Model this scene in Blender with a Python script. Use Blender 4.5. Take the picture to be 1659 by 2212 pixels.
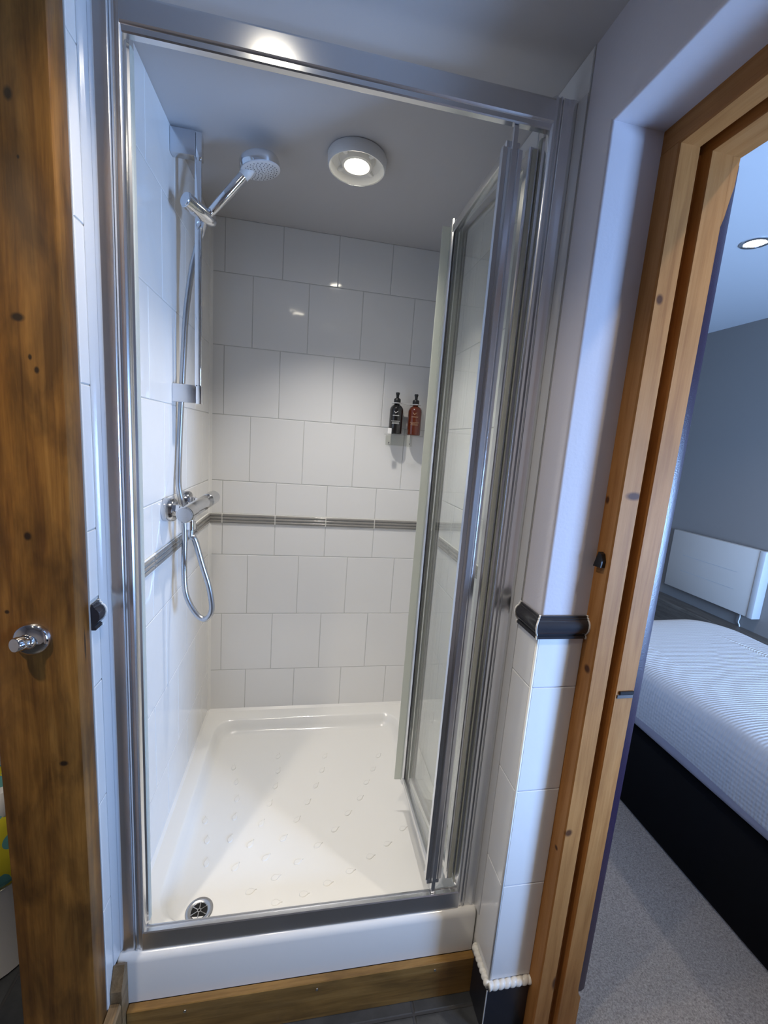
import bpy, bmesh, math, random
from mathutils import Vector, Matrix
random.seed(7)
S = bpy.context.scene
COL = S.collection
PI = math.pi
for o in list(bpy.data.objects): bpy.data.objects.remove(o)

# ------------------------------------------------------------------ camera
# world: X right from the left tiled wall, Y into the shower (back wall at 0), Z up from the tray rim
CAM = Vector((0.37032, -1.70378, 1.17012))
RT = Vector((0.98215235, -0.17332536, 0.0730416))
UP = Vector((-0.04249801, 0.17379727, 0.98386403))
FW = Vector((0.18322302, 0.96940849, -0.16332942))
cd = bpy.data.cameras.new('camera'); cam = bpy.data.objects.new('camera', cd); COL.objects.link(cam)
m = Matrix.Identity(4)
for i in range(3):
    m[i][0] = RT[i]; m[i][1] = UP[i]; m[i][2] = -FW[i]; m[i][3] = CAM[i]
cam.matrix_world = m
cd.sensor_fit = 'VERTICAL'; cd.sensor_height = 36.0; cd.sensor_width = 27.0
cd.lens = 907.51 / 2212 * 36.0; cd.clip_start = 0.01
cd.shift_x = 0.0
S.camera = cam

# ------------------------------------------------------------------ world, light, exposure
w = bpy.data.worlds.new('world'); S.world = w; w.use_nodes = True
w.node_tree.nodes['Background'].inputs[0].default_value = (0.55, 0.70, 1.0, 1)
w.node_tree.nodes['Background'].inputs[1].default_value = 1.0
vs = S.view_settings
vs.view_transform = 'Standard'; vs.look = 'None'; vs.exposure = 0.0; vs.gamma = 1.0; vs.use_curve_mapping = False

BSY = -2.20      # bedroom wall with the window
WIN_X0, WIN_X1, WIN_Z0, WIN_Z1 = 2.06, 3.20, 0.30, 1.16
al = bpy.data.lights.new('bedroom_daylight', 'AREA'); al.shape = 'RECTANGLE'
al.size = WIN_X1 - WIN_X0; al.size_y = WIN_Z1 - WIN_Z0
al.energy = 275; al.color = (0.33, 0.54, 1.0)
ao = bpy.data.objects.new('bedroom_daylight', al); COL.objects.link(ao)
ao.location = ((WIN_X0 + WIN_X1) / 2, BSY - 0.13, (WIN_Z0 + WIN_Z1) / 2)
ao.rotation_euler = Vector((0, 1, 0)).to_track_quat('-Z', 'Z').to_euler()

FL = -0.235      # bathroom floor
CE = 1.907       # bathroom ceiling
BCE = 2.25       # bedroom ceiling
RW = 0.85        # right tile face
BX = 1.105       # bedroom face of the partition

# ------------------------------------------------------------------ helpers
def mat(name, col, rough=0.5, metal=0.0, coat=0.0, spec=None, trans=0.0, emit=None, estr=0.0):
    mt = bpy.data.materials.new(name); mt.use_nodes = True
    b = mt.node_tree.nodes['Principled BSDF']
    b.inputs['Base Color'].default_value = (*col, 1)
    b.inputs['Roughness'].default_value = rough
    b.inputs['Metallic'].default_value = metal
    b.inputs['Coat Weight'].default_value = coat
    b.inputs['Coat Roughness'].default_value = 0.05
    if spec is not None: b.inputs['Specular IOR Level'].default_value = spec
    b.inputs['Transmission Weight'].default_value = trans
    if emit: b.inputs['Emission Color'].default_value = (*emit, 1); b.inputs['Emission Strength'].default_value = estr
    return mt
def nodes(mt): return mt.node_tree.nodes, mt.node_tree.links, mt.node_tree.nodes['Principled BSDF']
def coords(mt, scale=(1, 1, 1), kind='Object'):
    N, L, B = nodes(mt)
    tc = N.new('ShaderNodeTexCoord'); mp = N.new('ShaderNodeMapping'); mp.inputs['Scale'].default_value = scale
    L.new(tc.outputs[kind], mp.inputs['Vector']); return mp.outputs[0]
def noise(mt, vec, scale, detail=3, rough=0.5, dist=0.0):
    N, L, B = nodes(mt); n = N.new('ShaderNodeTexNoise')
    n.inputs['Scale'].default_value = scale; n.inputs['Detail'].default_value = detail
    n.inputs['Roughness'].default_value = rough; n.inputs['Distortion'].default_value = dist
    L.new(vec, n.inputs['Vector']); return n.outputs['Fac']
def ramp(mt, fac, stops):
    N, L, B = nodes(mt); r = N.new('ShaderNodeValToRGB'); e = r.color_ramp.elements
    while len(e) < len(stops): e.new(0.5)
    for el, (p, c) in zip(e, stops): el.position = p; el.color = (*c, 1)
    L.new(fac, r.inputs['Fac']); return r.outputs['Color']
def mathn(mt, op, a, b=None, clamp=False):
    N, L, B = nodes(mt); n = N.new('ShaderNodeMath'); n.operation = op; n.use_clamp = clamp
    for i, v in enumerate((a, b)):
        if v is None: continue
        if isinstance(v, (int, float)): n.inputs[i].default_value = v
        else: L.new(v, n.inputs[i])
    return n.outputs[0]
def mixc(mt, fac, a, b):
    N, L, B = nodes(mt); n = N.new('ShaderNodeMix'); n.data_type = 'RGBA'
    if isinstance(fac, (int, float)): n.inputs[0].default_value = fac
    else: L.new(fac, n.inputs[0])
    for i, v in ((6, a), (7, b)):
        if isinstance(v, tuple): n.inputs[i].default_value = (*v, 1)
        else: L.new(v, n.inputs[i])
    return n.outputs[2]
def bump(mt, h, strength, dist=0.002):
    N, L, B = nodes(mt); n = N.new('ShaderNodeBump'); n.inputs['Strength'].default_value = strength
    n.inputs['Distance'].default_value = dist; L.new(h, n.inputs['Height']); L.new(n.outputs[0], B.inputs['Normal'])
    return n
def setcol(mt, c):
    N, L, B = nodes(mt); L.new(c, B.inputs['Base Color'])
def spots(mt, base, lst, col, vec=None):
    """dark knots: lst of (centre, radii); colour blended on the wood"""
    N, L, B = nodes(mt)
    tc = N.new('ShaderNodeTexCoord')
    out = base
    for c, r in lst:
        mp = N.new('ShaderNodeMapping'); mp.vector_type = 'POINT'
        mp.inputs['Scale'].default_value = tuple(1.0 / q for q in r)
        mp.inputs['Location'].default_value = tuple(-c[i] / r[i] for i in range(3))
        L.new(tc.outputs['Object'], mp.inputs['Vector'])
        ln = N.new('ShaderNodeVectorMath'); ln.operation = 'LENGTH'; L.new(mp.outputs[0], ln.inputs[0])
        f = N.new('ShaderNodeMapRange'); f.inputs[1].default_value = 0.55; f.inputs[2].default_value = 1.1
        f.inputs[3].default_value = 1.0; f.inputs[4].default_value = 0.0
        L.new(ln.outputs['Value'], f.inputs[0])
        out = mixc(mt, mathn(mt, 'MULTIPLY', f.outputs[0], 0.9), out, col)
    return out

def link(name, me, mt, parent=None, smooth=False):
    o = bpy.data.objects.new(name, me); COL.objects.link(o)
    if mt is not None and not me.materials: me.materials.append(mt)
    if smooth:
        for p in me.polygons: p.use_smooth = True
    if parent is not None:
        o.parent = parent
        o.matrix_parent_inverse = pmw(parent).inverted()
    return o
def pmw(o):
    mm = Matrix.Translation(o.location)
    return mm
def obj(name, bm, mt, parent=None, smooth=False, ang=None):
    bmesh.ops.recalc_face_normals(bm, faces=bm.faces)
    me = bpy.data.meshes.new(name); bm.to_mesh(me); bm.free()
    o = link(name, me, mt, parent, smooth)
    if ang is not None:
        for p in me.polygons: p.use_smooth = True
        me.set_sharp_from_angle(angle=math.radians(ang))
    return o
def tag(o, label=None, cat=None, group=None, kind=None):
    if label: o['label'] = label
    if cat: o['category'] = cat
    if group: o['group'] = group
    if kind: o['kind'] = kind
    return o
def thing(name, loc, label, cat, group=None):
    o = bpy.data.objects.new(name, None); COL.objects.link(o); o.location = loc
    o.empty_display_size = 0.05
    return tag(o, label, cat, group)

def new(): return bmesh.new()
def box(bm, x0, x1, y0, y1, z0, z1, bev=0.0, seg=1):
    t = bmesh.new()
    xs = (min(x0, x1), max(x0, x1)); ys = (min(y0, y1), max(y0, y1)); zs = (min(z0, z1), max(z0, z1))
    v = [t.verts.new((xs[i], ys[j], zs[k])) for i in (0, 1) for j in (0, 1) for k in (0, 1)]
    for f in ((0, 1, 3, 2), (4, 6, 7, 5), (0, 4, 5, 1), (2, 3, 7, 6), (0, 2, 6, 4), (1, 5, 7, 3)):
        t.faces.new([v[i] for i in f])
    if bev > 0:
        bmesh.ops.recalc_face_normals(t, faces=t.faces)
        bmesh.ops.bevel(t, geom=t.edges[:], offset=bev, segments=seg, profile=0.5, affect='EDGES')
    merge(bm, t); return bm
def merge(bm, t, mtx=None):
    mp = {}
    for v in t.verts: mp[v] = bm.verts.new(mtx @ v.co if mtx else v.co)
    for f in t.faces:
        try: bm.faces.new([mp[v] for v in f.verts])
        except ValueError: pass
    t.free()
def prism(bm, pts, axis, a, b):
    """polygon pts extruded along axis (0 x,1 y,2 z) from a to b; pts in the other two axes in order"""
    def P(p, t):
        c = list(p); c.insert(axis, t); return c
    n = len(pts)
    A = [bm.verts.new(P(p, a)) for p in pts]; B = [bm.verts.new(P(p, b)) for p in pts]
    bm.faces.new(A); bm.faces.new(B[::-1])
    for i in range(n): bm.faces.new((A[i], A[(i + 1) % n], B[(i + 1) % n], B[i]))
    return bm
def frame_from(d):
    d = d.normalized(); a = Vector((0, 0, 1)) if abs(d.z) < 0.9 else Vector((1, 0, 0))
    u = d.cross(a).normalized(); v = d.cross(u).normalized(); return u, v
def tube(bm, path, r, n=12, cap=True):
    path = [Vector(p) for p in path]; rings = []
    u = None
    for i, p in enumerate(path):
        d = (path[min(i + 1, len(path) - 1)] - path[max(i - 1, 0)]).normalized()
        if u is None: u, v = frame_from(d)
        else:
            u = (u - d * u.dot(d)).normalized(); v = d.cross(u).normalized()
        rr = r[i] if isinstance(r, (list, tuple)) else r
        rings.append([bm.verts.new(p + (u * math.cos(2 * PI * k / n) + v * math.sin(2 * PI * k / n)) * rr) for k in range(n)])
    for a, b in zip(rings, rings[1:]):
        for k in range(n): bm.faces.new((a[k], a[(k + 1) % n], b[(k + 1) % n], b[k]))
    if cap: bm.faces.new(rings[0]); bm.faces.new(rings[-1][::-1])
    return bm
def lathe(bm, prof, origin, axis=(0, 0, 1), n=24, sx=1.0):
    """prof: list of (r, h) along axis; r==0 closes"""
    origin = Vector(origin); ax = Vector(axis).normalized(); u, v = frame_from(ax)
    rings = []
    for r, h in prof:
        if r < 1e-6: rings.append([bm.verts.new(origin + ax * h)])
        else: rings.append([bm.verts.new(origin + ax * h + u * math.cos(2 * PI * k / n) * r + v * math.sin(2 * PI * k / n) * r * sx) for k in range(n)])
    for a, b in zip(rings, rings[1:]):
        if len(a) == 1 and len(b) == 1: continue
        for k in range(n):
            if len(a) == 1: bm.faces.new((a[0], b[(k + 1) % n], b[k]))
            elif len(b) == 1: bm.faces.new((a[k], a[(k + 1) % n], b[0]))
            else: bm.faces.new((a[k], a[(k + 1) % n], b[(k + 1) % n], b[k]))
    return bm
def catmull(pts, sub=8):
    pts = [Vector(p) for p in pts]; out = []
    q = [pts[0]] + pts + [pts[-1]]
    for i in range(1, len(q) - 2):
        p0, p1, p2, p3 = q[i - 1:i + 3]
        for s in range(sub):
            t = s / sub
            out.append(0.5 * ((2 * p1) + (-p0 + p2) * t + (2 * p0 - 5 * p1 + 4 * p2 - p3) * t * t + (-p0 + 3 * p1 - 3 * p2 + p3) * t ** 3))
    out.append(pts[-1]); return out

# ------------------------------------------------------------------ materials
def m_tile(name, col, rough=0.07):
    mt = mat(name, col, rough, spec=0.5)
    v = coords(mt)
    h = noise(mt, v, 9, 2, 0.5)
    bump(mt, h, 0.25, 0.004)
    return mt
TILE = m_tile('white_tile_glaze', (0.79, 0.785, 0.77))
GROUT = mat('grout', (0.54, 0.54, 0.52), 0.85)
FLOORGROUT = mat('dark_floor_grout', (0.045, 0.045, 0.048), 0.9)
WHITE_GROUT = mat('white_grout', (0.82, 0.81, 0.77), 0.7)
SILICONE = mat('silicone', (0.80, 0.79, 0.76), 0.3)
BORDER = m_tile('ribbed_border_glaze', (0.25, 0.24, 0.222), 0.15)
DADO = m_tile('dark_dado_glaze', (0.035, 0.035, 0.040), 0.09)
PLASTER = mat('painted_plaster', (0.64, 0.62, 0.66), 0.75)
bump(PLASTER, noise(PLASTER, coords(PLASTER), 140, 4), 0.15, 0.002)
CEIL = mat('ceiling_paint', (0.52, 0.51, 0.515), 0.5)
bump(CEIL, noise(CEIL, coords(CEIL), 6, 2), 0.1, 0.004)
ACRYL = mat('tray_acrylic', (0.80, 0.793, 0.762), 0.16, coat=0.3)
CHROME = mat('chrome', (0.74, 0.75, 0.77), 0.05, 1.0)
BRUSHED = mat('dull_chrome', (0.62, 0.64, 0.68), 0.22, 1.0)
ALU = mat('satin_aluminium', (0.72, 0.73, 0.75), 0.25, 1.0)
POLISH = mat('polished_aluminium', (0.76, 0.77, 0.79), 0.24, 1.0)
DARKGASKET = mat('dark_gasket', (0.03, 0.03, 0.035), 0.5)
SEAL = mat('pale_rubber_seal', (0.80, 0.82, 0.76), 0.4)
def m_seal():
    N, L, B = nodes(SEAL)
    t = N.new('ShaderNodeBsdfTranslucent'); t.inputs[0].default_value = (0.85, 0.87, 0.80, 1)
    mx = N.new('ShaderNodeMixShader'); mx.inputs[0].default_value = 0.5
    L.new(B.outputs[0], mx.inputs[1]); L.new(t.outputs[0], mx.inputs[2]); L.new(mx.outputs[0], N['Material Output'].inputs[0])
m_seal()
STEEL = mat('drain_steel', (0.50, 0.50, 0.50), 0.25, 1.0)
BLACK = mat('black_plastic', (0.012, 0.012, 0.013), 0.3)
BLACKHOLE = mat('drain_dark', (0.004, 0.004, 0.004), 0.9)
WHITEP = mat('white_plastic', (0.80, 0.80, 0.79), 0.35)
SPRAY = mat('spray_face_grey', (0.66, 0.67, 0.69), 0.4)
NOZ = mat('nozzle_grey', (0.12, 0.12, 0.13), 0.5)

def m_glass(name, tint, fac=0.10, rough=0.0):
    mt = bpy.data.materials.new(name); mt.use_nodes = True
    N, L = mt.node_tree.nodes, mt.node_tree.links; N.clear()
    out = N.new('ShaderNodeOutputMaterial'); mx = N.new('ShaderNodeMixShader')
    tr = N.new('ShaderNodeBsdfTransparent'); tr.inputs[0].default_value = (*tint, 1)
    gl = N.new('ShaderNodeBsdfGlossy'); gl.inputs['Roughness'].default_value = rough
    fr = N.new('ShaderNodeFresnel'); ge = N.new('ShaderNodeNewGeometry')
    mr = N.new('ShaderNodeMapRange'); mr.inputs[3].default_value = 1.45; mr.inputs[4].default_value = 1 / 1.45
    L.new(ge.outputs['Backfacing'], mr.inputs[0]); L.new(mr.outputs[0], fr.inputs[0])
    L.new(fr.outputs[0], mx.inputs[0]); L.new(tr.outputs[0], mx.inputs[1]); L.new(gl.outputs[0], mx.inputs[2])
    L.new(mx.outputs[0], out.inputs[0]); return mt
GLASS = m_glass('clear_door_glass', (0.965, 0.975, 0.965))
ACRYLIC_CLEAR = m_glass('clear_acrylic', (0.95, 0.955, 0.94))
LENS = m_glass('lamp_lens_glass', (0.97, 0.97, 0.95))

def m_wood(name, axis, c1, c2, c3, scale=1.0, rough=0.45, knots=(), kcol=(0.03, 0.012, 0.004), stretch=18.0, coat=0.0, blot=0.5):
    mt = mat(name, c2, rough, coat=coat)
    sc = [stretch * scale] * 3; sc[axis] = 1.1 * scale
    v = coords(mt, tuple(sc))
    f1 = noise(mt, v, 2.2, 5, 0.6, 0.8)
    sc2 = [stretch * 6 * scale] * 3; sc2[axis] = 4 * scale
    f2 = noise(mt, coords(mt, tuple(sc2)), 3.0, 3, 0.6)
    sc3 = [3.2] * 3; sc3[axis] = 1.0
    f3 = noise(mt, coords(mt, tuple(sc3)), 6.0, 4, 0.6, 0.4)
    f = mathn(mt, 'ADD', mathn(mt, 'MULTIPLY', f1, 0.75), mathn(mt, 'MULTIPLY', f2, 0.25))
    c = ramp(mt, f, [(0.30, c1), (0.50, c2), (0.72, c3)])
    dk = ramp(mt, f3, [(0.36, tuple(q * (1 - blot) for q in (1, 1, 1))), (0.62, (1, 1, 1))])
    N, L, B = nodes(mt)
    mm = N.new('ShaderNodeMix'); mm.data_type = 'RGBA'; mm.blend_type = 'MULTIPLY'; mm.inputs[0].default_value = 1.0
    L.new(c, mm.inputs[6]); L.new(dk, mm.inputs[7])
    out = spots(mt, mm.outputs[2], knots, kcol)
    setcol(mt, out)
    bump(mt, f, 0.25, 0.0015)
    return mt
POSTW = m_wood('aged_oak', 2, (0.095, 0.034, 0.006), (0.21, 0.088, 0.015), (0.33, 0.152, 0.032), 1.0, 0.42,
    knots=[((-0.053, -0.961, 1.601), (0.006, 0.02, 0.010)), ((-0.058, -0.961, 1.312), (0.010, 0.02, 0.007)), ((-0.045, -0.961, 1.257), (0.003, 0.02, 0.005)),
           ((-0.037, -0.961, 1.239), (0.004, 0.02, 0.006)), ((-0.064, -0.961, 0.981), (0.006, 0.02, 0.008)), ((-0.032, -0.961, 0.568), (0.008, 0.02, 0.006)),
           ((-0.101, -0.961, 0.853), (0.004, 0.02, 0.004)), ((-0.045, -0.961, 1.525), (0.002, 0.02, 0.003)), ((-0.0, -0.935, 0.78), (0.02, 0.003, 0.035)),
           ((-0.085, -0.961, -0.09), (0.012, 0.02, 0.06))], kcol=(0.008, 0.004, 0.002), coat=0.0, blot=0.55)
PINE = m_wood('pine_lining', 2, (0.28, 0.108, 0.026), (0.39, 0.170, 0.048), (0.46, 0.22, 0.072), 1.0, 0.6,
    knots=[((0.969, -1.003, 1.454), (0.008, 0.02, 0.010)), ((0.986, -1.003, 1.103), (0.020, 0.02, 0.009)), ((0.967, -1.003, 0.356), (0.010, 0.02, 0.010)),
           ((1.000, -1.003, -0.063), (0.010, 0.02, 0.022)), ((0.957, -0.989, 0.739), (0.02, 0.010, 0.010)), ((0.957, -0.969, 1.09), (0.02, 0.006, 0.009)),
           ((0.957, -0.985, 0.30), (0.02, 0.006, 0.006))], kcol=(0.05, 0.014, 0.005), coat=0.0, blot=0.12)
PINEY = m_wood('pine_head', 1, (0.28, 0.108, 0.026), (0.39, 0.170, 0.048), (0.46, 0.22, 0.072), 1.0, 0.6, kcol=(0.1, 0.03, 0.01), coat=0.0, blot=0.12)
PLINTHW = m_wood('oak_plinth', 0, (0.14, 0.068, 0.014), (0.26, 0.14, 0.035), (0.36, 0.21, 0.065), 1.0, 0.4, coat=0.2, blot=0.35)
SKIRTW = m_wood('oak_skirting', 1, (0.14, 0.085, 0.035), (0.24, 0.155, 0.075), (0.34, 0.235, 0.125), 1.0, 0.5, blot=0.3)
for _m in (PINE, PINEY): _m.node_tree.nodes['Principled BSDF'].inputs['Specular IOR Level'].default_value = 0.25
PURPLE = mat('plum_paint', (0.022, 0.012, 0.028), 0.30)
bump(PURPLE, noise(PURPLE, coords(PURPLE), 420, 2), 0.25, 0.001)
SLATE = mat('slate_floor_tile', (0.05, 0.055, 0.065), 0.42)
_v = coords(SLATE); setcol(SLATE, ramp(SLATE, noise(SLATE, _v, 9, 5, 0.6), [(0.3, (0.022, 0.025, 0.030)), (0.7, (0.062, 0.066, 0.072))]))
bump(SLATE, noise(SLATE, _v, 40, 4), 0.3, 0.003)
SKIRTTILE = mat('black_skirting_tile', (0.012, 0.014, 0.022), 0.35)
ROPE = mat('white_rope_glaze', (0.80, 0.78, 0.72), 0.12)
CARPET = mat('grey_carpet', (0.2, 0.2, 0.2), 0.95)
_v = coords(CARPET)
setcol(CARPET, mixc(CARPET, noise(CARPET, _v, 5, 4), ramp(CARPET, noise(CARPET, _v, 260, 3, 0.7), [(0.35, (0.16, 0.145, 0.13)), (0.65, (0.48, 0.44, 0.38))]),
       ramp(CARPET, noise(CARPET, _v, 180, 3, 0.7), [(0.35, (0.20, 0.175, 0.155)), (0.65, (0.54, 0.48, 0.43))])))
bump(CARPET, noise(CARPET, _v, 320, 3, 0.7), 0.7, 0.006)
BEDWALL = mat('bedroom_wall_paint', (0.235, 0.215, 0.195), 0.8)
BEDCEIL = mat('bedroom_ceiling_paint', (0.55, 0.56, 0.57), 0.55)
DIVAN = mat('black_divan_fabric', (0.006, 0.0055, 0.0055), 0.95, spec=0.1)
SHEET = mat('grey_sheet', (0.34, 0.33, 0.38), 0.8)
COVER = mat('white_waffle_cotton', (0.46, 0.46, 0.455), 0.9)
def m_cover():
    N, L, B = nodes(COVER)
    tc = N.new('ShaderNodeTexCoord')
    sep = N.new('ShaderNodeSeparateXYZ'); L.new(tc.outputs['Object'], sep.inputs[0])
    xz = mathn(COVER, 'SUBTRACT', sep.outputs[0], sep.outputs[2])
    a = mathn(COVER, 'SINE', mathn(COVER, 'MULTIPLY', xz, 2 * PI / 0.016))
    wob = mathn(COVER, 'MULTIPLY', noise(COVER, coords(COVER), 14, 2), 3.0)
    b = mathn(COVER, 'SINE', mathn(COVER, 'ADD', mathn(COVER, 'MULTIPLY', sep.outputs[1], 2 * PI / 0.011), wob))
    h = mathn(COVER, 'ADD', mathn(COVER, 'MULTIPLY', a, 0.6), b)
    bump(COVER, h, 0.35, 0.003)
m_cover()
YELLOW = mat('yellow_dotted_cloth', (0.62, 0.50, 0.03), 0.8)
def m_dots():
    N, L, B = nodes(YELLOW)
    vr = N.new('ShaderNodeTexVoronoi'); vr.inputs['Scale'].default_value = 21; vr.inputs['Randomness'].default_value = 0.35
    L.new(coords(YELLOW), vr.inputs['Vector'])
    f = mathn(YELLOW, 'LESS_THAN', vr.outputs['Distance'], 0.47)
    setcol(YELLOW, mixc(YELLOW, f, (0.60, 0.52, 0.02), (0.10, 0.30, 0.30)))
m_dots()
HEATER = mat('heater_white_enamel', (0.53, 0.495, 0.445), 0.4)
HEATEND = mat('heater_end_cap', (0.55, 0.56, 0.56), 0.35)
DARKWOOD = m_wood('dark_bedroom_boards', 1, (0.06, 0.05, 0.04), (0.11, 0.095, 0.078), (0.17, 0.15, 0.125), 1.0, 0.5, blot=0.3)

# ------------------------------------------------------------------ structure: bathroom shell
def struct(name, bm, mt, parent=None, **k):
    o = obj(name, bm, mt, parent, **k)
    if parent is None: o['kind'] = 'structure'
    return o
LAB = {}
G = 0.0012       # tile face stands this far off the grout
wall_back = struct('wall_back', box(new(), -1.20, BX, G, 0.10, FL, BCE), GROUT)
tag(wall_back, 'white tiled back wall of the shower alcove', 'wall')
wall_left = struct('wall_left', box(new(), -0.10, -G, -0.914, G, FL, CE), GROUT)
tag(wall_left, 'white tiled wall on the left of the shower', 'wall')
# right wall with the doorway as a notch, soft plaster arris round the opening
bm = new()
DY0, DY1, DZ = -0.963, -1.86, 1.738
pts = [(G, FL), (DY0, FL), (DY0, DZ), (DY1, DZ), (DY1, FL), (-2.70, FL), (-2.70, BCE), (G, BCE)]
prism(bm, pts, 0, 0.853, BX)
bmesh.ops.recalc_face_normals(bm, faces=bm.faces)
ed = []
for e in bm.edges:
    a, b = e.verts
    if abs(a.co.x - 0.853) < 1e-5 and abs(b.co.x - 0.853) < 1e-5:
        if all(DY1 - 1e-4 <= v.co.y <= DY0 + 1e-4 and v.co.z <= DZ + 1e-4 for v in (a, b)): ed.append(e)
bmesh.ops.bevel(bm, geom=ed, offset=0.007, segments=4, profile=0.5, affect='EDGES')
wall_right = struct('wall_right', bm, PLASTER, ang=40)
tag(wall_right, 'pale plaster wall with the doorway on the right of the shower', 'wall')
ceiling = struct('ceiling', box(new(), -1.20, 0.853, -2.70, G, CE, CE + 0.06), CEIL)
tag(ceiling, 'pale painted bathroom ceiling over the shower', 'ceiling')
floor = struct('floor', box(new(), -1.20, 0.957, -2.70, G, FL - 0.06, FL - 0.0015), FLOORGROUT)
tag(floor, 'dark slate tiled bathroom floor', 'floor')
wb = struct('wall_front', box(new(), -1.20, BX, -2.80, -2.70, FL, BCE), PLASTER); tag(wb, 'pale plaster wall behind the viewer', 'wall')
ws = struct('wall_side', box(new(), -1.30, -1.20, -2.80, 0.10, FL, BCE), PLASTER); tag(ws, 'pale plaster wall on the far left beyond the post', 'wall')

# floor tiles
FT = 0.33
me_cache = {}
def tile_mesh(key, sx, sy, sz, ch, face):
    """slab centred on origin; the outer face (axis, sign) gets a chamfer"""
    k = (key, round(sx, 4), round(sy, 4), round(sz, 4), face)
    if k in me_cache: return me_cache[k]
    d = [sx / 2, sy / 2, sz / 2]; ax, sg = face; oth = [i for i in range(3) if i != ax]
    bm = new()
    def ring(h, ins):
        r = []
        for a, b in ((-1, -1), (1, -1), (1, 1), (-1, 1)):
            p = [0, 0, 0]; p[ax] = h * sg; p[oth[0]] = a * (d[oth[0]] - ins); p[oth[1]] = b * (d[oth[1]] - ins)
            r.append(bm.verts.new(p))
        return r
    r0 = ring(-d[ax], 0); r1 = ring(d[ax] - ch * 0.6, 0); r2 = ring(d[ax], ch)
    for a, b in ((r0, r1), (r1, r2)):
        for i in range(4): bm.faces.new((a[i], a[(i + 1) % 4], b[(i + 1) % 4], b[i]))
    bm.faces.new(r2); bm.faces.new(r0[::-1])
    bmesh.ops.recalc_face_normals(bm, faces=bm.faces)
    me = bpy.data.meshes.new(key); bm.to_mesh(me); bm.free(); me_cache[k] = me; return me
def put_tile(name, mt, parent, lo, hi, face, ch=0.0012):
    c = [(a + b) / 2 for a, b in zip(lo, hi)]; s = [abs(b - a) for a, b in zip(lo, hi)]
    me = tile_mesh(name + mt.name, *s, ch, face)
    o = link(name, me, mt, parent); o.location = c
    return o
for i in range(-4, 4):
    for j in range(0, 6):
        x0 = 0.69 - 0.0 + (i - 1) * FT; x1 = x0 + FT; y1 = -0.915 + 0.33 * 3 - j * FT; y0 = y1 - FT
        x0c, x1c, y1c = max(x0, -1.2), min(x1, 0.957), min(y1, 0)
        if x1c - x0c < 0.02 or y1c - y0 < 0.02 or y0 < -2.7: continue
        put_tile('floor_tile', SLATE, floor, (x0c + 0.0025, y0 + 0.0025, FL - 0.0015), (x1c - 0.0025, y1c - 0.0025, FL), (2, 1), 0.002)

# ------------------------------------------------------------------ wall tiles
ROWS = [('B', 0.0, 0.1848), ('A', 0.1848, 0.4343), ('B', 0.4343, 0.6838), ('A', 0.6838, 0.8110),
        ('A', 0.8510, 0.9796), ('B', 0.9796, 1.2291), ('A', 1.2291, 1.4787), ('B', 1.4787, 1.7282), ('A', 1.7282, CE)]
PX = 0.2015
def cuts(lo, hi, a0):
    k = math.floor((lo - a0) / PX) - 1; c = [lo]
    while True:
        v = a0 + k * PX; k += 1
        if v <= lo + 0.012: continue
        if v >= hi - 0.012: break
        c.append(v)
    c.append(hi); return list(zip(c, c[1:]))
g2 = 0.0013
OFF = {'A': 0.0, 'B': 0.0985}
A_BACK, A_SIDE = 0.0499, -0.607
for t, z0, z1 in ROWS:
    for a, b in cuts(0.0, RW, A_BACK + OFF[t]):
        put_tile('tile', TILE, wall_back, (a + g2, 0.0, z0 + g2), (b - g2, G, z1 - g2), (1, -1))
    if z0 == 0.0: put_tile('tile', TILE, wall_left, (-G, -0.914, -0.10), (0.0, -0.874, z1 - g2), (0, 1))
    for a, b in cuts(-0.872 if z0 == 0.0 else -0.914, 0.0, A_SIDE + OFF[t]):
        put_tile('tile', TILE, wall_left, (-G, a + g2, z0 + g2), (0.0, b - g2, z1 - g2), (0, 1))
bed = obj('grout_bed', box(box(new(), 0.8512, 0.853, -0.886, 0.0, 0.83, CE), 0.8512, 0.853, -0.9625, 0.0, -0.105, 0.83), GROUT, wall_right)
for t, z0, z1 in ROWS:
    lim = -0.885 if z0 > 0.84 else -0.9615
    put_tile('tile', TILE, wall_right, (RW, lim + g2, z0 + g2 if z0 > 0 else -0.083), (0.8512, -0.874 if z0 == 0 else (-0.70 if z0 > 1.7 else -0.85), z1 - g2), (0, -1))
    for a, b in cuts(-0.872 if z0 == 0 else (-0.698 if z0 > 1.7 else -0.848), 0.0, A_SIDE + OFF[t]):
        put_tile('tile', TILE, wall_right, (RW, a + g2, z0 + g2), (0.8512, b - g2, z1 - g2), (0, -1))
    if z0 < 0.8:
        put_tile('tile', TILE, wall_right, (0.8545, -0.965, z0 + g2 if z0 > 0 else -0.083), (0.9565, -0.963, z1 - g2), (1, -1))
# pale corner bead on the external tiled corner
obj('corner_bead', tube(new(), [(0.8525, -0.9628, -0.085), (0.8525, -0.9628, 0.80)], 0.0028, 8), WHITE_GROUT, wall_right, smooth=True)

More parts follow.
